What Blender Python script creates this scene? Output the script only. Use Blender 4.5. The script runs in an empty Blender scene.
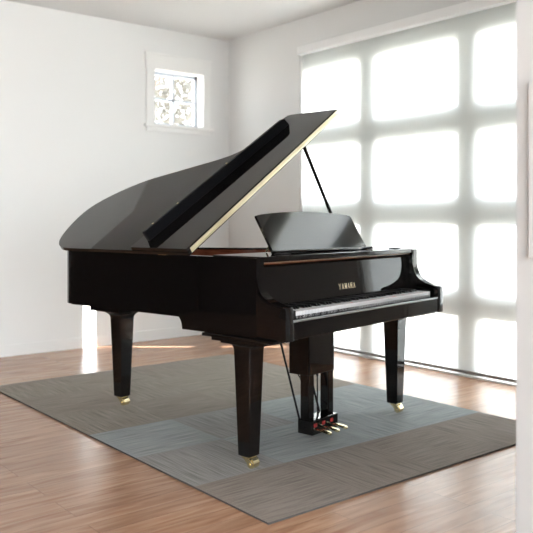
import bpy, bmesh, math, random
from mathutils import Vector, Matrix
random.seed(4)
PI = math.pi
R = math.radians
C = bpy.context.scene.collection
SC = bpy.context.scene

# ------------------------------------------------------------------ camera
cam_data = bpy.data.cameras.new('camera')
cam = bpy.data.objects.new('camera', cam_data); C.objects.link(cam)
cam.location = (0, 0, 1.164); cam.rotation_euler = (R(90), 0, R(-38.9))
cam_data.sensor_width = 36; cam_data.lens = 763.9 / 533 * 36
cam_data.shift_y = -(266.5 - 219.9) / 533
cam_data.clip_start = .05; cam_data.clip_end = 300
cam_data.dof.use_dof = True; cam_data.dof.focus_distance = 3.75
cam_data.dof.aperture_fstop = 2.8
SC.camera = cam
# ------------------------------------------------------------------ sky
world = bpy.data.worlds.new('sky'); SC.world = world; world.use_nodes = True
wb = world.node_tree.nodes['Background']
wb.inputs['Color'].default_value = (.90, .96, 1.0, 1); wb.inputs['Strength'].default_value = 7.2
# ------------------------------------------------------------------ sun
sd = bpy.data.lights.new('sun', 'SUN'); sd.energy = 75; sd.angle = R(.6); sd.color = (1, .95, .88)
sun = bpy.data.objects.new('sun', sd); C.objects.link(sun)
EL = R(32)
sun.rotation_euler = Vector((.778 * math.cos(EL), -.628 * math.cos(EL), -math.sin(EL))).to_track_quat('-Z', 'Y').to_euler()
# sky portals in the window openings
def portal(name, loc, rot, sx, sy):
    l = bpy.data.lights.new(name, 'AREA'); l.shape = 'RECTANGLE'; l.size = sx; l.size_y = sy
    l.cycles.is_portal = True
    o = bpy.data.objects.new(name, l); C.objects.link(o); o.location = loc; o.rotation_euler = rot
portal('portal_glass_door', (5.02, 3.95, 1.33), (0, R(90), 0), 2.7, 3.2)
# added fill lamps, set in invented openings behind and beside the camera
def fill_lamp(name, loc, rot, sx, sy, power, col):
    l = bpy.data.lights.new(name, 'AREA'); l.shape = 'RECTANGLE'; l.size = sx; l.size_y = sy; l.energy = power; l.color = col
    o = bpy.data.objects.new(name, l); C.objects.link(o); o.location = loc; o.rotation_euler = rot
fill_lamp('fill_side', (-3.12, -.65, 1.55), (0, R(-90), 0), 1.3, 1.3, 10, (.90, .955, 1))
fill_lamp('fill_rear', (-.4, -3.12, 1.5), (R(90), 0, 0), 4.7, 2.3, 225, (.90, .955, 1))
# ------------------------------------------------------------------ exposure
SC.view_settings.view_transform = 'Standard'; SC.view_settings.look = 'None'
SC.view_settings.gamma = 1; SC.view_settings.use_curve_mapping = False
SC.view_settings.exposure = 0.24

# ================================================================== helpers
def mat(name, col, rough=.5, metal=0, spec=.5, coat=0, bump=None):
    m = bpy.data.materials.new(name); m.use_nodes = True
    b = m.node_tree.nodes['Principled BSDF']
    b.inputs['Base Color'].default_value = (*col, 1); b.inputs['Roughness'].default_value = rough
    b.inputs['Metallic'].default_value = metal; b.inputs['Specular IOR Level'].default_value = spec
    b.inputs['Coat Weight'].default_value = coat
    nt = m.node_tree
    if bump:
        sc, st, dist = bump
        tc = nt.nodes.new('ShaderNodeTexCoord'); n = nt.nodes.new('ShaderNodeTexNoise'); n.inputs['Scale'].default_value = sc
        n.inputs['Detail'].default_value = 3
        bp = nt.nodes.new('ShaderNodeBump'); bp.inputs['Strength'].default_value = st; bp.inputs['Distance'].default_value = dist
        nt.links.new(tc.outputs['Object'], n.inputs['Vector']); nt.links.new(n.outputs['Fac'], bp.inputs['Height'])
        nt.links.new(bp.outputs['Normal'], b.inputs['Normal'])
    return m

def obj(name, bm, m, parent=None):
    me = bpy.data.meshes.new(name); bmesh.ops.recalc_face_normals(bm, faces=bm.faces); bm.to_mesh(me); bm.free()
    for x in (m if isinstance(m, (list, tuple)) else [m]): me.materials.append(x)
    o = bpy.data.objects.new(name, me); C.objects.link(o)
    if parent: o.parent = parent
    return o
def struct(name, bm, m):
    o = obj(name, bm, m); o['kind'] = 'structure'; return o
def thing(name, label, cat, loc=(0, 0, 0), rz=0, group=None):
    o = bpy.data.objects.new(name, None); C.objects.link(o); o.empty_display_size = .1
    o.location = loc; o.rotation_euler = (0, 0, rz); tag(o, label, cat, group); return o
def tag(o, label, cat, group=None):
    o['label'] = label; o['category'] = cat
    if group: o['group'] = group
    return o
def smooth(o, ang=35):
    me = o.data
    for p in me.polygons: p.use_smooth = True
    me.set_sharp_from_angle(angle=R(ang)); return o
def merge(bm, nb):
    me = bpy.data.meshes.new('tmp'); nb.to_mesh(me); nb.free(); bm.from_mesh(me); bpy.data.meshes.remove(me)
def box(bm, x0, x1, y0, y1, z0, z1, bev=0, seg=2):
    nb = bmesh.new()
    v = bmesh.ops.create_cube(nb, size=1)['verts']
    for q in v: q.co = Vector(((x0 + x1) / 2 + q.co.x * (x1 - x0), (y0 + y1) / 2 + q.co.y * (y1 - y0), (z0 + z1) / 2 + q.co.z * (z1 - z0)))
    if bev: bmesh.ops.bevel(nb, geom=nb.edges[:], offset=bev, segments=seg, affect='EDGES', profile=.5)
    merge(bm, nb); return bm
def prism(bm, pts, f0, f1, bev=0, seg=2):
    """pts: 2-D outline; f0/f1 map a 2-D point to the two end caps"""
    nb = bmesh.new()
    a = [nb.verts.new(f0(*p)) for p in pts]; b = [nb.verts.new(f1(*p)) for p in pts]
    nb.faces.new(a); nb.faces.new(b[::-1]); n = len(pts)
    cap = []
    for i in range(n):
        nb.faces.new((a[i], b[i], b[(i + 1) % n], a[(i + 1) % n]))
    if bev:
        nb.edges.ensure_lookup_table()
        sa, sb = set(a), set(b)
        es = [e for e in nb.edges if (e.verts[0] in sa and e.verts[1] in sa) or (e.verts[0] in sb and e.verts[1] in sb)]
        bmesh.ops.bevel(nb, geom=es, offset=bev, segments=seg, affect='EDGES', profile=.5)
    merge(bm, nb); return bm
def tube(bm, pts, r, n=10, r2=None):
    pts = [Vector(p) for p in pts]; rings = []
    nb = bmesh.new()
    for i, p in enumerate(pts):
        d = (pts[min(i + 1, len(pts) - 1)] - pts[max(i - 1, 0)]).normalized()
        u = d.cross(Vector((0, 0, 1)) if abs(d.z) < .95 else Vector((0, 1, 0))).normalized(); w = d.cross(u)
        rr = r if r2 is None else r + (r2 - r) * i / (len(pts) - 1)
        rings.append([nb.verts.new(p + (u * math.cos(k * 2 * PI / n) + w * math.sin(k * 2 * PI / n)) * rr) for k in range(n)])
    for a, b in zip(rings, rings[1:]):
        for k in range(n): nb.faces.new((a[k], a[(k + 1) % n], b[(k + 1) % n], b[k]))
    nb.faces.new(rings[0][::-1]); nb.faces.new(rings[-1]); merge(bm, nb); return bm
def loft(bm, secs):
    """secs: list of (cx, cy, z, hx, hy, chamfer) rectangular sections joined upward"""
    nb = bmesh.new(); rings = []
    for cx, cy, z, hx, hy, c in secs:
        q = [(-hx + c, -hy), (hx - c, -hy), (hx, -hy + c), (hx, hy - c), (hx - c, hy), (-hx + c, hy), (-hx, hy - c), (-hx, -hy + c)]
        rings.append([nb.verts.new((cx + a, cy + b, z)) for a, b in q])
    for a, b in zip(rings, rings[1:]):
        for k in range(8): nb.faces.new((a[k], a[(k + 1) % 8], b[(k + 1) % 8], b[k]))
    nb.faces.new(rings[0][::-1]); nb.faces.new(rings[-1]); merge(bm, nb); return bm
def catmull(P, n=6):
    out = []
    for i in range(len(P) - 1):
        p0 = P[max(i - 1, 0)]; p1 = P[i]; p2 = P[i + 1]; p3 = P[min(i + 2, len(P) - 1)]
        for k in range(n):
            t = k / n
            out.append(tuple(.5 * (2 * b + (c - a) * t + (2 * a - 5 * b + 4 * c - d) * t * t + (3 * b - a - 3 * c + d) * t ** 3) for a, b, c, d in zip(p0, p1, p2, p3)))
    out.append(tuple(P[-1])); return out

# ================================================================== materials
M_wall = mat('white_paint', (.785, .79, .785), .75, bump=(180, .04, .002))
M_ceil = mat('ceiling_paint', (.77, .77, .77), .85)
M_trim = mat('trim_paint', (.84, .84, .83), .4)
M_alu = mat('pale_door_frame', (.88, .90, .89), .45)
M_black = mat('polished_ebony', (.0045, .0036, .0034), .035, spec=.42)
M_satin = mat('satin_black', (.004, .004, .005), .45, spec=.2)
M_brass = mat('brass', (.90, .78, .48), .25, 1)
M_gold = mat('hinge_brass', (.90, .82, .58), .42, .7)
M_letter = mat('gold_letter', (.86, .72, .50), .35, .6)
M_white = mat('key_white', (.80, .80, .82), .18)
M_keyblack = mat('key_black', (.003, .003, .003), .3, spec=.25)
M_redfelt = mat('red_felt', (.25, .012, .012), .9)
M_iron = mat('gold_plate', (.62, .42, .15), .4, .7)
M_steel = mat('steel', (.6, .6, .6), .3, 1)
M_sticker = mat('orange_sticker', (.65, .12, .05), .6)
M_darkrefl = mat('unseen_dark_panel', (.018, .009, .006), .45, bump=(30, .1, .002))  # added dark finish for unseen walls, keeps the piano's side reflection dark
M_grey = mat('grey_panel', (.52, .52, .53), .6)

def wood(name, c0, c1, scale, stretch, rough):
    m = mat(name, c0, rough); nt = m.node_tree; b = nt.nodes['Principled BSDF']
    tc = nt.nodes.new('ShaderNodeTexCoord'); mp = nt.nodes.new('ShaderNodeMapping'); mp.inputs['Scale'].default_value = stretch
    n = nt.nodes.new('ShaderNodeTexNoise'); n.inputs['Scale'].default_value = scale; n.inputs['Detail'].default_value = 6
    r = nt.nodes.new('ShaderNodeValToRGB'); r.color_ramp.elements[0].color = (*c0, 1); r.color_ramp.elements[1].color = (*c1, 1)
    r.color_ramp.elements[0].position = .35; r.color_ramp.elements[1].position = .68
    L = nt.links.new
    L(tc.outputs['Object'], mp.inputs['Vector']); L(mp.outputs['Vector'], n.inputs['Vector']); L(n.outputs['Fac'], r.inputs['Fac']); L(r.outputs['Color'], b.inputs['Base Color'])
    return m
M_mahog = wood('mahogany_veneer', (.13, .035, .018), (.24, .075, .035), 4, (3, 3, 20), .2)
M_spruce = wood('spruce', (.55, .36, .18), (.66, .46, .25), 3, (30, 1.5, 1), .35)

def floor_mat():
    m = mat('oak_floor', (.4, .25, .16), .3); nt = m.node_tree; b = nt.nodes['Principled BSDF']; L = nt.links.new
    N = nt.nodes.new
    tc = N('ShaderNodeTexCoord')
    br = N('ShaderNodeTexBrick'); br.offset = .37; br.offset_frequency = 3; br.squash = 1
    br.inputs['Scale'].default_value = 1; br.inputs['Brick Width'].default_value = 1.3; br.inputs['Row Height'].default_value = .10
    br.inputs['Mortar Size'].default_value = .0012; br.inputs['Mortar Smooth'].default_value = .3; br.inputs['Bias'].default_value = 0
    br.inputs['Color1'].default_value = (0, 0, 0, 1); br.inputs['Color2'].default_value = (1, 1, 1, 1); br.inputs['Mortar'].default_value = (.1, .1, .1, 1)
    L(tc.outputs['Object'], br.inputs['Vector'])
    # per-plank offset of the grain
    mp = N('ShaderNodeMapping'); mp.inputs['Scale'].default_value = (1.1, 9, 1); L(tc.outputs['Object'], mp.inputs['Vector'])
    off = N('ShaderNodeVectorMath'); off.operation = 'MULTIPLY_ADD'; off.inputs[1].default_value = (7, 13, 5)
    L(br.outputs['Color'], off.inputs[0]); L(mp.outputs['Vector'], off.inputs[2])
    n = N('ShaderNodeTexNoise'); n.inputs['Scale'].default_value = 2.2; n.inputs['Detail'].default_value = 7; n.inputs['Distortion'].default_value = 1.1
    L(off.outputs['Vector'], n.inputs['Vector'])
    r = N('ShaderNodeValToRGB'); e = r.color_ramp.elements
    e[0].position = .3; e[0].color = (.33, .175, .105, 1); e[1].position = .72; e[1].color = (.55, .35, .235, 1)
    L(n.outputs['Fac'], r.inputs['Fac'])
    mx = N('ShaderNodeMix'); mx.data_type = 'RGBA'; mx.blend_type = 'MULTIPLY'; mx.inputs['Factor'].default_value = 1
    r2 = N('ShaderNodeValToRGB'); r2.color_ramp.elements[0].color = (.86, .83, .81, 1); r2.color_ramp.elements[1].color = (1.06, 1.04, 1.0, 1)
    L(br.outputs['Color'], r2.inputs['Fac']); L(r.outputs['Color'], mx.inputs[6]); L(r2.outputs['Color'], mx.inputs[7])
    mx2 = N('ShaderNodeMix'); mx2.data_type = 'RGBA'; mx2.inputs[7].default_value = (.20, .12, .08, 1)
    L(br.outputs['Fac'], mx2.inputs['Factor']); L(mx.outputs[2], mx2.inputs[6]); L(mx2.outputs[2], b.inputs['Base Color'])
    bp = N('ShaderNodeBump'); bp.inputs['Strength'].default_value = .25; bp.inputs['Distance'].default_value = .001
    L(n.outputs['Fac'], bp.inputs['Height']); L(bp.outputs['Normal'], b.inputs['Normal'])
    b.inputs['Roughness'].default_value = .27; b.inputs['Specular IOR Level'].default_value = .5
    return m
M_floor = floor_mat()

def rug_mat(name, c, along_x):
    m = mat(name, c, .95, spec=.1); nt = m.node_tree; b = nt.nodes['Principled BSDF']; L = nt.links.new; N = nt.nodes.new
    tc = N('ShaderNodeTexCoord'); mp = N('ShaderNodeMapping'); mp.inputs['Scale'].default_value = (4, 150, 1) if along_x else (150, 4, 1)
    n = N('ShaderNodeTexNoise'); n.inputs['Scale'].default_value = 1; n.inputs['Detail'].default_value = 2.5
    n2 = N('ShaderNodeTexNoise'); n2.inputs['Scale'].default_value = 380; n2.inputs['Detail'].default_value = 1
    r = N('ShaderNodeValToRGB'); e = r.color_ramp.elements
    e[0].position = .34; e[0].color = (*[q * .72 for q in c], 1); e[1].position = .58; e[1].color = (*[q * 1.14 for q in c], 1)
    r2 = N('ShaderNodeValToRGB'); r2.color_ramp.elements[0].position = .3; r2.color_ramp.elements[0].color = (.72, .72, .72, 1)
    r2.color_ramp.elements[1].position = .7; r2.color_ramp.elements[1].color = (1.15, 1.15, 1.15, 1)
    mx = N('ShaderNodeMix'); mx.data_type = 'RGBA'; mx.blend_type = 'MULTIPLY'; mx.inputs['Factor'].default_value = 1
    L(tc.outputs['Object'], mp.inputs['Vector']); L(mp.outputs['Vector'], n.inputs['Vector']); L(tc.outputs['Object'], n2.inputs['Vector'])
    L(n.outputs['Fac'], r.inputs['Fac']); L(n2.outputs['Fac'], r2.inputs['Fac']); L(r.outputs['Color'], mx.inputs[6]); L(r2.outputs['Color'], mx.inputs[7])
    L(mx.outputs[2], b.inputs['Base Color'])
    bp = N('ShaderNodeBump'); bp.inputs['Strength'].default_value = .6; bp.inputs['Distance'].default_value = .002
    L(n2.outputs['Fac'], bp.inputs['Height']); L(bp.outputs['Normal'], b.inputs['Normal'])
    return m

def glass_mat():
    m = bpy.data.materials.new('window_glass'); m.use_nodes = True; nt = m.node_tree; nt.nodes.clear(); N = nt.nodes.new; L = nt.links.new
    o = N('ShaderNodeOutputMaterial'); t = N('ShaderNodeBsdfTransparent'); g = N('ShaderNodeBsdfGlossy'); g.inputs['Roughness'].default_value = .01
    mx = N('ShaderNodeMixShader'); mx.inputs[0].default_value = .05
    L(t.outputs[0], mx.inputs[1]); L(g.outputs[0], mx.inputs[2]); L(mx.outputs[0], o.inputs[0]); return m
M_glass = glass_mat()
def shade_mat():
    m = bpy.data.materials.new('shade_fabric'); m.use_nodes = True; nt = m.node_tree; nt.nodes.clear(); N = nt.nodes.new; L = nt.links.new
    o = N('ShaderNodeOutputMaterial'); t = N('ShaderNodeBsdfTransparent'); tl = N('ShaderNodeBsdfTranslucent'); d = N('ShaderNodeBsdfDiffuse')
    tl.inputs['Color'].default_value = (.93, .95, .94, 1); d.inputs['Color'].default_value = (.90, .91, .90, 1)
    m1 = N('ShaderNodeMixShader'); m1.inputs[0].default_value = .18; m2 = N('ShaderNodeMixShader'); m2.inputs[0].default_value = .42
    L(tl.outputs[0], m1.inputs[1]); L(d.outputs[0], m1.inputs[2]); L(m1.outputs[0], m2.inputs[1]); L(t.outputs[0], m2.inputs[2]); L(m2.outputs[0], o.inputs[0]); return m
M_shade = shade_mat()
def leaf_mat():
    m = mat('leaves', (.22, .24, .10), .6); nt = m.node_tree; b = nt.nodes['Principled BSDF']; L = nt.links.new; N = nt.nodes.new
    tc = N('ShaderNodeTexCoord'); n = N('ShaderNodeTexNoise'); n.inputs['Scale'].default_value = 3
    r = N('ShaderNodeValToRGB'); r.color_ramp.elements[0].color = (.05, .05, .04, 1); r.color_ramp.elements[1].color = (.15, .14, .12, 1)
    L(tc.outputs['Object'], n.inputs['Vector']); L(n.outputs['Fac'], r.inputs['Fac']); L(r.outputs['Color'], b.inputs['Base Color']); return m
M_leaf = leaf_mat()
M_bark = mat('bark', (.16, .12, .10), .9, bump=(12, .6, .02))
M_ground = mat('pale_gravel', (.42, .41, .38), .9, bump=(40, .4, .01))

# ================================================================== room
XW, YW, ZC = 4.70, 6.45, 3.03          # glass-door wall, back wall, ceiling
XL, YF = -3.0, -3.0
struct('floor', box(bmesh.new(), XL - .1, 4.98, YF - .1, YW + .07, -.10, 0), M_floor)
struct('ceiling', box(bmesh.new(), XL - .1, 4.98, YF - .1, YW + .07, ZC, ZC + .12), M_ceil)
# back wall with the small window and the narrow low light
wx0, wx1, wz0, wz1 = 3.80, 4.37, 2.09, 2.63
sx0, sx1, sz1 = 3.060, 3.188, 1.18
bm = bmesh.new(); y0, y1 = YW, YW + .07
box(bm, 1.3, sx0, y0, y1, 0, ZC); box(bm, sx0, sx1, y0, y1, sz1, ZC); box(bm, sx1, wx0, y0, y1, 0, ZC)
box(bm, wx0, wx1, y0, y1, 0, wz0); box(bm, wx0, wx1, y0, y1, wz1, ZC); box(bm, wx1, 4.98, y0, y1, 0, ZC)
struct('wall_back', bm, M_wall)
struct('wall_back_darkened', box(bmesh.new(), XL - .1, 1.3, YW, YW + .07, 0, ZC), M_darkrefl)  # unseen stretch, made dark for the reflection in the piano's side
# glass-door wall on the right
dy0, dy1, dz1 = 2.25, 5.335, 2.72
for q in ((dy1, YW, 0), (dy0, dy1, dz1), (YF, dy0, 0)):
    struct('wall_right', box(bmesh.new(), XW, XW + .28, q[0], q[1], q[2], ZC), M_wall)
# wall behind the camera, left wall, both with added fill openings; dark stretch added for reflections
bm = bmesh.new()
box(bm, XL, -2.8, YF - .1, YF, 0, ZC); box(bm, 2.0, XW, YF - .1, YF, 0, ZC); box(bm, -2.8, 2.0, YF - .1, YF, 0, .3); box(bm, -2.8, 2.0, YF - .1, YF, 2.7, ZC)
struct('wall_front', bm, M_wall)
bm = bmesh.new(); fy0, fy1 = YF - .08, YF - .02
for x in (-2.8, -1.22, .36, 1.94): box(bm, x, x + .06, fy0, fy1, .3, 2.7)
box(bm, -2.8, 2.0, fy0, fy1, .3, .36); box(bm, -2.8, 2.0, fy0, fy1, 2.64, 2.7)
w4 = struct('fill_opening_rear', bm, M_trim)  # opening added behind the camera to let fill light in
obj('pane', box(bmesh.new(), -2.78, 1.98, YF - .055, YF - .05, .34, 2.66), M_glass, w4)
bm = bmesh.new(); a0, a1 = XL - .1, XL
box(bm, a0, a1, YF, -1.3, 0, ZC); box(bm, a0, a1, -1.3, 0, 0, .9); box(bm, a0, a1, -1.3, 0, 2.2, ZC); box(bm, a0, a1, 0, 1.6, 0, ZC)
struct('wall_left', bm, M_wall)
struct('wall_left_darkened', box(bmesh.new(), XL - .1, XL, 1.6, YW, 0, ZC), M_darkrefl)  # unseen stretch, also made dark for the piano's reflection
bm = bmesh.new()
box(bm, XL - .08, XL - .02, -1.3, -1.24, .9, 2.2); box(bm, XL - .08, XL - .02, -.06, 0, .9, 2.2); box(bm, XL - .08, XL - .02, -.68, -.62, .9, 2.2)
box(bm, XL - .08, XL - .02, -1.3, 0, .9, .96); box(bm, XL - .08, XL - .02, -1.3, 0, 2.14, 2.2)
w3 = struct('fill_opening_side', bm, M_trim)  # opening added in the unseen left wall for fill light
g = obj('pane', box(bmesh.new(), XL - .055, XL - .05, -1.28, -.02, .92, 2.18), M_glass, w3)
# partition whose end stands at the right edge of the view
struct('wall_partition', box(bmesh.new(), 2.03, XW, 1.20, 1.32, 0, ZC, .003), mat('toned_down_white', (.51, .52, .525), .7))  # white wall with its colour darkened to offset the strong fill light
# baseboards
struct('baseboard_back', (lambda b: (box(b, 1.3, sx0 - .0, YW - .010, YW, 0, .10, .003), box(b, sx1, XW, YW - .010, YW, 0, .10, .003), b)[2])(bmesh.new()), M_wall)
struct('baseboard_right', box(bmesh.new(), XW - .014, XW, dy1 + .01, YW - .014, 0, .10, .003), M_trim)

# small window (window_1): casing, deep reveal, sash with cross bars, glass
bm = bmesh.new(); yc = YW - .022
box(bm, 3.712, wx0, yc, YW, 2.09, 2.63, .002); box(bm, wx1, 4.452, yc, YW, 2.09, 2.63, .002)
box(bm, 3.705, 4.46, yc - .003, YW, 2.63, 2.775, .002); box(bm, 3.695, 4.47, yc - .008, YW, 2.765, 2.785, .002)
box(bm, 3.712, 4.452, yc, YW, 2.022, 2.068, .002)
win1 = struct('window_1', bm, M_trim)
obj('window_sill', box(bmesh.new(), 3.685, 4.48, YW - .05, YW, 2.066, 2.092, .004), M_trim, win1)
bm = bmesh.new()
for q in ((wx0 - .02, wx0 + .004, wz0 - .02, wz1 + .02), (wx1 - .004, wx1 + .02, wz0 - .02, wz1 + .02), (wx0, wx1, wz0 - .02, wz0 + .004), (wx0, wx1, wz1 - .004, wz1 + .02)):
    box(bm, q[0], q[1], YW + .0, YW + .17, q[2], q[3])
obj('reveal', bm, M_trim, win1)
bm = bmesh.new(); ys0, ys1 = YW + .10, YW + .14
box(bm, wx0, wx0 + .035, ys0, ys1, wz0, wz1); box(bm, wx1 - .035, wx1, ys0, ys1, wz0, wz1)
box(bm, wx0, wx1, ys0, ys1, wz0, wz0 + .035); box(bm, wx0, wx1, ys0, ys1, wz1 - .035, wz1)
xm, zm = (wx0 + wx1) / 2, (wz0 + wz1) / 2
box(bm, xm - .011, xm + .011, ys0 + .005, ys1, wz0, wz1); box(bm, wx0, wx1, ys0 + .005, ys1, zm - .011, zm + .011)
obj('window_sash', bm, mat('sash_paint', (.62, .68, .76), .4), win1)
obj('pane', box(bmesh.new(), wx0 + .02, wx1 - .02, ys0 + .02, ys0 + .025, wz0 + .02, wz1 - .02), M_glass, win1)
obj('sash_latch', box(bmesh.new(), xm - .03, xm + .05, ys0 - .012, ys0, wz0 + .012, wz0 + .03, .003), M_trim, win1)
# narrow low light (window_2)
bm = bmesh.new()
for a, b_ in ((sx0 - .006, sx0 + .004), (sx1 - .004, sx1 + .006)): box(bm, a, b_, YW + .02, YW + .06, 0, sz1)
box(bm, sx0, sx1, YW + .02, YW + .06, sz1 - .012, sz1); box(bm, sx0, sx1, YW + .02, YW + .06, .62, .75)
win2 = struct('window_2', bm, M_trim)
obj('pane', box(bmesh.new(), sx0, sx1, YW + .04, YW + .044, .005, sz1 - .01), M_glass, win2)

# glass sectional door (door_1): aluminium grid with twelve panes
gx0, gx1 = 4.760, 4.792; K = .9886
def gy(y): return y * K
def gz(z): return 1.157 + (z - 1.157) * K
bm = bmesh.new()
zrows = [-.02, .54, 1.243, 1.945, 2.66]; ycols = [5.615, 4.58, 3.545, 2.51]
for y in ycols[1:3]: box(bm, gx0, gx1, gy(y) - .122, gy(y) + .092, 0, 2.72, .004)
box(bm, gx0, gx1, 2.25, 2.33, 0, 2.72, .004); 
for z, h in ((.54, .08), (1.243, .09), (1.945, .088)): box(bm, gx0 + .002, gx1 - .002, 2.25, 5.335, gz(z) - h - .030, gz(z) + h + .006, .003)
box(bm, gx0 + .002, gx1 - .002, 2.25, 5.335, gz(2.545), 2.72, .003); box(bm, gx0 + .002, gx1 - .002, 2.25, 5.335, 0, .03, .003)
door = struct('door_1', bm, M_alu)
for i, (ya, yb) in enumerate(((4.663, 5.335), (3.628, 4.497), (2.35, 3.462))):
    for za, zb in ((.03, .46), (.62, 1.153), (1.333, 1.857), (2.033, 2.575)):
        obj('pane', box(bmesh.new(), 4.764, 4.769, max(gy(ya), 2.33) - .01, min(gy(yb), 5.32) + .01, gz(za) - .01, gz(zb) + .01), M_glass, door)

# roller shade
sh = thing('roller_shade', 'white translucent roller shade drawn down over the large glass door', 'shade', (XW, 3.92, 0))
def L2(o): return o
b0 = -3.92
obj('fabric', box(bmesh.new(), .018, .0192, dy0 + .03 + b0, 5.318 + b0, .045, 2.70), M_shade, sh)
obj('cassette', box(bmesh.new(), -.045, .045, dy0 + .005 + b0, 5.325 + b0, 2.69, 2.765, .008, 3), mat('cassette_white', (.95, .95, .95), .35), sh)
obj('hem_bar', box(bmesh.new(), .010, .028, dy0 + .03 + b0, 5.318 + b0, .022, .046, .004), mat('hem_grey', (.30, .29, .28), .5), sh)
obj('side_channel', box(bmesh.new(), .003, .04, 5.312 + b0, 5.332 + b0, .0, 2.69, .003), M_trim, sh)
obj('side_channel', box(bmesh.new(), .003, .04, dy0 + .005 + b0, dy0 + .03 + b0, .0, 2.69, .003), M_trim, sh)
# trim on the floor below the shade
struct('trim_1', box(bmesh.new(), XW - .0, XW + .10, dy0, dy1, 0, .012), M_trim)
# grey panel at the picture's right edge
p = obj('hanging_panel', box(bmesh.new(), 2.012, 2.03, 1.205, 1.268, 1.05, 1.57, .004), M_grey)
tag(p, 'narrow grey panel fixed to the white wall end at the right edge of the photo', 'panel')

# ================================================================== outside
struct('ground', box(bmesh.new(), -30, 40, -30, 40, -.35, -.12), M_ground)
struct('sun_block_roof', box(bmesh.new(), XL - .1, 5.9, YW + .07, YW + 1.35, 3.05, 3.2), M_trim)  # unseen overhang added to keep the sun off the small window
def tree(x, y, h, r, seed, lab):
    rd = random.Random(seed)
    t = thing('tree', lab, 'tree', (x, y, -.12), 0, None)
    bm = bmesh.new(); tube(bm, [(0, 0, 0), (.05, .03, h * .35), (-.05, .05, h * .7), (.02, 0, h)], .13, 10, .03)
    for k in range(22):
        z = h * rd.uniform(.25, .95); a = rd.uniform(0, 2 * PI); l = r * rd.uniform(.5, 1)
        tube(bm, [(0, 0, z), (math.cos(a) * l * .5, math.sin(a) * l * .5, z + .25 * l), (math.cos(a) * l, math.sin(a) * l, z + .35 * l)], .03, 6, .008)
    obj('trunk', bm, M_bark, t)
    nb = bmesh.new()
    for k in range(6500):
        while True:
            v = Vector((rd.uniform(-1, 1), rd.uniform(-1, 1), rd.uniform(-1, 1)))
            if v.length < 1: break
        c_ = Vector((v.x * r, v.y * r, h * .62 + v.z * h * .42)); s = rd.uniform(.035, .075)
        q = Matrix.Rotation(rd.uniform(0, 6), 3, 'X') @ Matrix.Rotation(rd.uniform(0, 6), 3, 'Z')
        nb.faces.new([nb.verts.new(c_ + q @ Vector(w) * s) for w in ((-1, 0, 0), (0, -.45, .1), (1, 0, 0), (0, .45, .1))])
    f = obj('foliage', nb, M_leaf, t)
tree(6.7, 11.6, 5.6, 1.5, 3, 'nearer leafy tree outside, filling mostly the left panes of the small high window')
tree(9.6, 14.2, 6.4, 1.5, 8, 'farther leafy tree outside, filling mostly the right panes of the small high window')

# ================================================================== rug
TX0, TX1, TY0, TY1 = 1.835, 3.885, 2.262, 5.325
taupe, blue, brown = (.305, .275, .24), (.34, .365, .37), (.28, .245, .22)
def mixc(a, b, t): return tuple(p * (1 - t) + q * t for p, q in zip(a, b))
mats = []
for c in (taupe, blue, brown, mixc(blue, brown, .45), mixc(taupe, brown, .5), mixc(taupe, blue, .35)):
    mats.append(rug_mat('carpet_tile', c, True)); mats.append(rug_mat('carpet_tile', c, False))
nb = bmesh.new(); nx, ny = 4, 6; TH = .008
cx_ = [TX0 + (TX1 - TX0) * i / nx for i in range(nx + 1)]; cy_ = [TY0 + (TY1 - TY0) * j / ny for j in range(ny + 1)]
kinds = [[2, 2, 2, 2], [1, 3, 1, 1], [3, 1, 1, 1], [0, 4, 0, 0], [4, 0, 0, 0], [0, 0, 4, 0]]
kinds[1] = [3, 1, 1, 1]; kinds[2] = [1, 3, 1, 1]
grid = {}
def gv(i, j, z):
    if (i, j, z) not in grid: grid[i, j, z] = nb.verts.new((cx_[i] - TX0, cy_[j] - TY0, z))
    return grid[i, j, z]
for j in range(ny):
    for i in range(nx):
        f = nb.faces.new((gv(i, j, TH), gv(i + 1, j, TH), gv(i + 1, j + 1, TH), gv(i, j + 1, TH)))
        f.material_index = kinds[j][i] * 2 + (i + j) % 2
for i in range(nx):
    for jj in (0, ny):
        f = nb.faces.new((gv(i, jj, 0), gv(i + 1, jj, 0), gv(i + 1, jj, TH), gv(i, jj, TH))); f.material_index = len(mats)
for j in range(ny):
    for ii in (0, nx):
        f = nb.faces.new((gv(ii, j, 0), gv(ii, j + 1, 0), gv(ii, j + 1, TH), gv(ii, j, TH))); f.material_index = len(mats)
nb.faces.new([gv(*q, 0) for q in ((0, 0), (nx, 0), (nx, ny), (0, ny))]) if False else None
rug = obj('area_rug', nb, mats + [mat('rug_edge', (.09, .08, .075), .9)])
rug.location = (TX0, TY0, 0.0005)
tag(rug, 'large rug of taupe, blue-grey and brown ribbed carpet tiles under the piano', 'rug')

# ================================================================== grand piano (own frame: x bass->treble, y front->tail)
P = thing('grand_piano', 'black polished grand piano with raised lid standing on the tiled rug', 'piano', (2.1647, 2.5485, TH), R(11.327))
W = 1.49; ZT = .982; ZR = .678
LT = 32.7
outline = [(1.478, .17), (1.478, .55), (1.478, .78), (1.455, .86), (1.385, .925), (1.26, .968), (1.12, 1.005), (1.02, 1.06), (.95, 1.155), (.895, 1.275), (.825, 1.41), (.75, 1.575), (.635, 1.70), (.50, 1.785), (.37, 1.808), (.21, 1.768), (.09, 1.71), (.025, 1.64), (0, 1.55)]
curve = catmull(outline[2:], 6)
def offs(pts, d):
    out = []
    for i, p_ in enumerate(pts):
        a = Vector(pts[max(i - 1, 0)]); b = Vector(pts[min(i + 1, len(pts) - 1)]); t = (b - a).normalized()
        out.append((p_[0] - t.y * d, p_[1] + t.x * d))     # d>0 : to the inside (path runs clockwise seen from treble)
    return out
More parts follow.
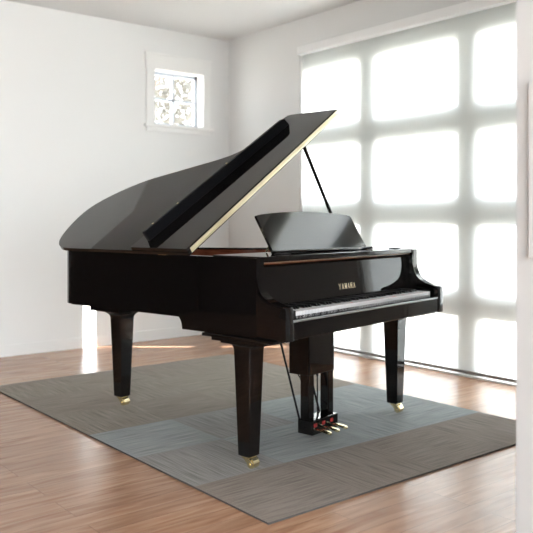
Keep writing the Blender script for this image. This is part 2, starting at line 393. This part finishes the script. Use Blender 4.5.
outer = [(1.49, .17), (1.49, .5)] + [(min(x + .0, 1.49), y) for x, y in curve]
outer = [(x + (.012 if x > 1.4 else 0), y) if i > 1 else (x, y) for i, (x, y) in enumerate(outer)]
outer = [(min(x, 1.49), y) for x, y in outer] + [(0, 1.2), (0, .8), (0, .17)]
rim_o = offs(outer, .012 * 0)
def clean(pts): return pts
rim_out = [((max(x, 0) if x < 1.3 else x), y) for x, y in offs(outer, .010)]
rim_out = [(x - 0.0, y) for x, y in rim_out]
# keep the two straight sides exactly on 0 and 1.49
rim_out = [(0.0 if x < .012 and y < 1.56 else (1.49 if x > 1.47 and y < .8 else x), y) for x, y in rim_out]
rim_in = offs(rim_out, .045)
def ribbon(bm, A, B, z0, z1, bev=.003):
    nb = bmesh.new(); n = len(A)
    V = [[nb.verts.new((x, y, z)) for x, y in Q] for Q, z in ((A, z0), (A, z1), (B, z1), (B, z0))]
    for i in range(n - 1):
        for k in range(4): nb.faces.new((V[k][i], V[k][i + 1], V[(k + 1) % 4][i + 1], V[(k + 1) % 4][i]))
    nb.faces.new([V[k][0] for k in range(4)]); nb.faces.new([V[k][-1] for k in range(4)][::-1])
    bmesh.ops.recalc_face_normals(nb, faces=nb.faces)
    if bev:
        top = [e for e in nb.edges if abs(e.verts[0].co.z - z1) < 1e-6 and abs(e.verts[1].co.z - z1) < 1e-6 and len(e.link_faces) == 2 and e.calc_face_angle() > 1]
        bmesh.ops.bevel(nb, geom=top, offset=bev, segments=2, affect='EDGES')
    merge(bm, nb)
# rim together with the two arms that sweep down to the keyboard ends
bm = bmesh.new(); ribbon(bm, rim_out, rim_in, ZR, ZT)
arm = catmull([(.1718, ZT), (.1715, .93), (.168, .885), (.148, .830), (.112, .798), (.062, .779), (.02, .771)], 5) + [(.006, .767), (0, .757)]
prof = arm + [(0, .618), (.1718, .618), (.1718, ZT)]
for xa, xb in ((0, .056), (1.434, 1.49)):
    prism(bm, prof, lambda y, z: (xa, y, z - 0), lambda y, z: (xb, y, z), .003)
rim = smooth(obj('rim', bm, M_black, P), 30)
inner_path = [(x, max(y, .42)) for x, y in rim_in]
obj('inner_rim', (lambda b: (ribbon(b, offs(inner_path, .0005), offs(inner_path, .006), .70, ZT - .012, 0), b)[1])(bmesh.new()), M_mahog, P)
# soundboard, plate, strings
inn = offs(rim_in, .007)
obj('soundboard', prism(bmesh.new(), inn, lambda x, y: (x, max(y, .50), .80), lambda x, y: (x, max(y, .50), .81)), M_spruce, P)
plt = offs(rim_in, .05); plt = [(min(max(x, .12), 1.37), y) for x, y in plt]
obj('iron_plate', prism(bmesh.new(), plt, lambda x, y: (x, max(y, .52), .835), lambda x, y: (x, max(y, .52), .85), .004), M_iron, P)
bm = bmesh.new()
for i in range(60):
    x = .16 + i * .0198; yl = 1.60 if x < .4 else max(.72, 1.60 - (x - .4) * 1.25)
    tube(bm, [(x, .56, .875), (x, yl, .865)], .0012, 4)
st = obj('strings', bm, M_steel, P); st['kind'] = 'stuff'
# key bed with the rounded rear end seen under the rim
kb = [(.022, .618), (.655, .618), (.655, .645), (.662, .662), (.680, .678), (.680, .69), (.022, .69)]
kbo = obj('key_bed', prism(bmesh.new(), kb, lambda y, z: (.003, y, z), lambda y, z: (1.487, y, z), .002), M_black, P)
obj('case_bottom', box(bmesh.new(), .05, 1.44, .30, .68, .69, .70), M_satin, P)
# key slip
bm = bmesh.new(); box(bm, .058, 1.432, .004, .026, .620, .702, .005, 3)
obj('key_slip', bm, M_black, P)
obj('key_slip_highlight', box(bmesh.new(), .058, 1.432, .002, .0275, .698, .7065, .003, 3), mat('slip_highlight', (.30, .30, .31), .38, .8), P)  # pale metallic strip added as the highlight along the slip's top edge
# key blocks
for xa, xb in ((.057, .113), (1.391, 1.433)):
    obj('key_block', box(bmesh.new(), xa, xb, .03, .20, .69, .747, .004), M_black, P)
obj('key_frame', box(bmesh.new(), .113, 1.391, .032, .40, .69, .722), M_satin, P)
# keys
KX0, KX1 = .115, 1.389; pitch = (KX1 - KX0) / 52
# white_keys start at A; black keys after A C D F G
seq = 'ABCDEFG'
wm = None
marks = {}
for i in range(52):
    note = seq[i % 7]
    bm = bmesh.new(); x0 = KX0 + i * pitch + .0005; x1 = x0 + pitch - .001
    box(bm, x0, x1, .032, .20, .708, .741, .0012, 1)
    k = obj('white_key', bm, M_white, P)
    if i in (19, 27, 31, 36, 40, 43):
        obj('note_sticker', box(bmesh.new(), (x0 + x1) / 2 - .005, (x0 + x1) / 2 + .005, .042, .056, .741, .7415), M_sticker, k)
    if note in 'ACDFG' and i < 51:
        xc = x1 + .0005
        loft(bm := bmesh.new(), [(xc, .143, .738, .0060, .053, .001), (xc, .145, .751, .0052, .050, .001), (xc, .147, .754, .0042, .046, .001)])
        obj('black_key', bm, M_keyblack, P)
# fallboard with gold lettering
fb0, fb1 = (.196, .750), (.212, .944)
def fbp(x, t, off=0):
    y = fb0[0] + (fb1[0] - fb0[0]) * t; z = fb0[1] + (fb1[1] - fb0[1]) * t
    return Vector((x, y - off, z))
fbprof = [(.190, .745), (.196, .743), (.2115, .935), (.219, .944), (.232, .944), (.232, .740), (.190, .738)]
fb = obj('fallboard', prism(bmesh.new(), fbprof, lambda y, z: (.058, y, z), lambda y, z: (1.432, y, z)), M_black, P)
obj('felt_strip', box(bmesh.new(), .115, 1.389, .186, .196, .738, .7425), M_redfelt, P)
H_ = .0275; WL = .0165; GAP = .0105
strokes = {
 'Y': [((.0, 1), (.5, .45), .26), ((1, 1), (.5, .45), .16), ((.5, .5), (.5, 0), .28)],
 'A': [((.5, 1), (.06, 0), .15), ((.5, 1), (.94, 0), .28), ((.25, .32), (.75, .32), .10)],
 'M': [((.12, 0), (.12, 1), .14), ((.12, 1), (.5, .12), .24), ((.88, 1), (.5, .12), .14), ((.88, 0), (.88, 1), .27)],
 'H': [((.15, 0), (.15, 1), .27), ((.85, 0), (.85, 1), .27), ((.15, .52), (.85, .52), .10)]}
serif = {'Y': [(0, 1), (1, 1), (.5, 0)], 'A': [(.06, 0), (.94, 0)], 'M': [(.12, 0), (.88, 0), (.12, 1), (.88, 1)], 'H': [(.15, 0), (.85, 0), (.15, 1), (.85, 1)]}
bm = bmesh.new(); xx = .780 - (6 * WL + 5 * GAP) / 2
tz0 = .215; tz1 = tz0 + H_ / .194
def quad(pts):
    a = [bm.verts.new(fbp(u, tz0 + (tz1 - tz0) * v, .0006)) for u, v in pts]; bm.faces.new(a)
for ch in 'YAMAHA':
    def seg(a, b, w):
        d = Vector(((b[0] - a[0]) * WL, (b[1] - a[1]) * H_)).normalized()
        n_ = Vector((-d.y, d.x)) * w * WL / 2
        q = []
        for p_, s in ((a, 1), (b, 1), (b, -1), (a, -1)):
            q.append((xx + p_[0] * WL + n_.x * s, p_[1] + n_.y * s / H_))
        quad(q)
    for a, b, w in strokes[ch]: seg(a, b, w)
    for a, b in serif[ch]: seg((a - .22, b), (a + .22, b), .10)
    xx += WL + GAP
obj('gold_lettering', bm, M_letter, fb)
# wooden strip and shelf above the fallboard
obj('pin_block_strip', box(bmesh.new(), .058, 1.432, .190, .26, .952, .957), wood('amber_veneer', (.24, .11, .055), (.36, .20, .11), 4, (20, 2, 2), .3), P)
bm = bmesh.new(); box(bm, .058, 1.432, .176, .50, .960, .986, .004)
obj('desk_shelf', bm, M_black, P)
for xa in (.20, 1.255): obj('shelf_slide', box(bmesh.new(), xa, xa + .085, .19, .23, .987, .996, .003), M_satin, P)
# music desk : arched panel leaning back
top = []
for k in range(25):
    t = k / 24; x = .318 + (1.172 - .318) * t
    top.append((x, .222 + .024 * (1 - (2 * t - 1) ** 2)))
top = [(.312, .214), (.313, .220)] + top[1:-1] + [(1.168, .222), (1.176, .210)]
desk = [(.322, 0)] + top + [(1.178, .1), (1.19, 0)]
ca, sa = math.cos(R(30)), math.sin(R(30))
def dk(x, v, off): return (x, .330 + v * sa + off * ca, .988 + v * ca - off * sa)
md = obj('music_desk', prism(bmesh.new(), desk, lambda x, v: dk(x, v, 0), lambda x, v: dk(x, v, .014), .003), M_black, P)
obj('desk_ledge', box(bmesh.new(), .30, 1.20, .300, .332, .987, 1.002, .004), M_black, md)
for xa in (.45, 1.0):
    obj('desk_strut', tube(bmesh.new(), [(xa, .42, 1.10), (xa, .485, .99)], .005, 8), M_brass, md)

# ---- lid
th = R(LT); e_ = Vector((math.cos(th), 0, math.sin(th))); n_ = Vector((-math.sin(th), 0, math.cos(th))); HZ = Vector((-.006, 0, .987))
def lp(s, y, off): return HZ + e_ * s + n_ * off + Vector((0, y, 0))
lid_curve = [(-.012, .58), (1.506, .58), (1.506, .66), (1.502, .78), (1.475, .87), (1.40, .94), (1.27, .985), (1.13, 1.02), (1.03, 1.075), (.965, 1.165), (.905, 1.285), (.835, 1.425), (.75, 1.59), (.635, 1.715), (.49, 1.805), (.36, 1.825), (.20, 1.785), (.07, 1.72), (.0, 1.63), (-.012, 1.52)]
lo = [lid_curve[0], lid_curve[1]] + catmull(lid_curve[2:], 6)
lid = smooth(obj('lid', prism(bmesh.new(), lo, lambda s, y: lp(s, y, 0), lambda s, y: lp(s, y, .02), .004, 3), M_black, P), 25)
fl = [(-.012, .582), (1.506, .582), (1.500, .93), (1.490, .955), (1.45, .965), (.0, 1.0), (-.012, .99)]
flap = obj('front_flap', prism(bmesh.new(), fl, lambda s, y: lp(s, y, .0205), lambda s, y: lp(s, y, .040), .003, 2), M_black, P)
lip = [(.05, .0), (.042, .052), (.048, .058), (1.295, .058), (1.322, .050), (1.345, .0)]
def lpp(s, h, dy): return lp(s, .905 - .045 * s + dy, .0405 + h)
obj('flap_lip', prism(bmesh.new(), lip, lambda s, h: lpp(s, h, 0), lambda s, h: lpp(s, h, .018), .0015, 1), M_satin, flap)
for s in (.12, .32, .75): 
    bm = bmesh.new(); tube(bm, [lpp(s, .058, .009), lpp(s, .062, .009)], .006, 10); obj('button', bm, M_brass, flap)
bm = bmesh.new(); tube(bm, [lp(.04, 1.02, .02), lp(.04, 1.02, .026)], .008, 10); obj('button', bm, M_satin, lid)
# long brass hinge along the folded edge
bm = bmesh.new()
prism(bm, [(0.010, .007), (1.503, .007), (1.503, .033), (.010, .033)], lambda s, o_: lp(s, .580, o_), lambda s, o_: lp(s, .5775, o_))
tube(bm, [lp(.015, .577, .0205), lp(1.47, .577, .0205)], .004, 8)
obj('piano_hinge', bm, M_gold, P)
for y in (.75, 1.45):
    bm = bmesh.new(); tube(bm, [(-.010, y, .985), (-.010, y + .06, .985)], .006, 8); obj('lid_hinge', bm, M_brass, P)
# lid prop
B = Vector((1.420, .632, .950)); T = lp(1.135, .622, -.002)
bm = bmesh.new(); tube(bm, [B, B.lerp(T, .5), T], .011, 12)
pr = smooth(obj('lid_prop', bm, M_black, P))
obj('prop_cup', tube(bmesh.new(), [T + n_ * .002, T - n_ * .006], .02, 14), M_brass, P)

# ---- legs with brass casters
def make_leg(x, y, ztop, plates, top_h, bot_h, rz=0):
    bm = bmesh.new()
    for z0, z1, hx, hy in plates: box(bm, x - hx, x + hx, y - hy, y + hy, z0, z1, .003)
    pz = plates[-1][0]; pf = plates[-1][2] - .01
    secs = []
    for k in range(9):     # concave flare from the leg up into the plate
        t = k / 8; a = t * PI / 2
        h = top_h + (pf - top_h) * (1 - math.cos(a)) * .92
        secs.append((x, y, ztop + (pz - ztop) * math.sin(a), h, h, .0015))
    secs.append((x, y, pz, pf, pf, .004))
    loft(bm, [(x, y, .054, bot_h - .004, bot_h - .004, .004), (x, y, .058, bot_h, bot_h, .0015), (x, y, ztop, top_h, top_h, .0015)] + secs[1:])
    lg = obj('leg', bm, M_black, P)
    # caster: stem plate, two cheeks, wheel
    f = bmesh.new(); box(f, x - .027, x + .027, y - .027, y + .027, .049, .055, .002)
    tube(f, [(x, y, .034), (x, y, .05)], .014, 14)
    ang = R(rz); ct, st_ = math.cos(ang), math.sin(ang)
    def q(a, b, z): return (x + a * ct - b * st_, y + a * st_ + b * ct, z)
    for s_ in (-1, 1):
        prism(f, [(-.018, .050), (.022, .050), (.046, .028), (.042, .012), (.026, .012), (.006, .028)], lambda a, z: q(a, s_ * .022, z), lambda a, z: q(a, s_ * .027, z), .0008, 1)
    prism(f, [(-.018, .045), (-.018, .051), (.022, .051), (.036, .041), (.031, .037), (.016, .045)], lambda a, z: q(a, -.027, z), lambda a, z: q(a, .027, z))
    smooth(obj('caster_fork', f, M_brass, lg))
    wl = bmesh.new(); tube(wl, [q(.027, -.0195, .022), q(.027, .0195, .022)], .0215, 24)
    tube(wl, [q(.027, -.030, .022), q(.027, .030, .022)], .006, 10)
    smooth(obj('caster_wheel', wl, M_brass, lg))
    return lg
fp = [(.606, .618, .088, .225), (.590, .606, .082, .165)]
def front_leg(x):
    return make_leg(x, .280, .545, [(.603, .618, .090, .222), (.588, .604, .086, .162), (.580, .589, .083, .105)], .0500, .0355, -90)
front_leg(.075); front_leg(W - .075)
make_leg(.478, 1.685, .545, [(.64, ZR, .17, .17), (.592, .641, .14, .14)], .052, .036, -90)
# beams under the soundboard
for (a, b_) in (((.475, 1.6), (.25, .70)), ((.475, 1.6), (.75, .70)), ((.30, 1.45), (1.0, 1.05))):
    d = Vector((b_[0] - a[0], b_[1] - a[1])); n2 = Vector((-d.y, d.x)).normalized() * .04
    pts = [(a[0] + n2.x, a[1] + n2.y), (b_[0] + n2.x, b_[1] + n2.y), (b_[0] - n2.x, b_[1] - n2.y), (a[0] - n2.x, a[1] - n2.y)]
    obj('beam', prism(bmesh.new(), pts, lambda x, y: (x, y, .685), lambda x, y: (x, y, .795)), M_satin, P)

# ---- pedal lyre
bm = bmesh.new(); box(bm, .616, .848, .330, .465, .330, .618, .004)
ly = obj('pedal_lyre', bm, M_black, P)
for xa in (.618, .798): obj('lyre_post', box(bmesh.new(), xa, xa + .050, .335, .390, .080, .618, .004), M_black, P)
lb = obj('pedal_box', box(bmesh.new(), .614, .850, .306, .405, .020, .098, .005), M_black, P)
for x in (.638, .711, .786):
    bm = bmesh.new()
    secs = [(.306, .048, .010), (.285, .052, .011), (.268, .054, .016), (.248, .053, .022), (.228, .050, .025), (.213, .046, .020), (.207, .043, .010)]
    nb = bmesh.new(); rings = []
    for y, z, h in secs:
        rings.append([nb.verts.new((x + math.cos(a * PI / 5) * h, y, z + math.sin(a * PI / 5) * .0055)) for a in range(10)])
    for a, b_ in zip(rings, rings[1:]):
        for k in range(10): nb.faces.new((a[k], a[(k + 1) % 10], b_[(k + 1) % 10], b_[k]))
    nb.faces.new(rings[0]); nb.faces.new(rings[-1][::-1]); merge(bm, nb)
    smooth(obj('pedal', bm, M_brass, P), 50)
    obj('pedal_felt', box(bmesh.new(), x - .012, x + .012, .301, .307, .062, .083, .002), M_redfelt, lb)
    bm = bmesh.new(); tube(bm, [(x, .400, .09), (x, .400, .66)], .0035, 8); tube(bm, [(x, .400, .30), (x, .400, .36)], .0065, 8)
    obj('pedal_rod', bm, M_satin if x != .711 else M_steel, P)
bm = bmesh.new(); tube(bm, [(.685, .41, .11), (.775, .44, .18), (.685, .46, .32)], .004, 8)
obj('pedal_spring', bm, M_satin, P)
for x in (.640, .825):
    obj('lyre_brace', tube(bmesh.new(), [(x, .412, .085), (x, .585, .62)], .006, 10), M_satin, P)
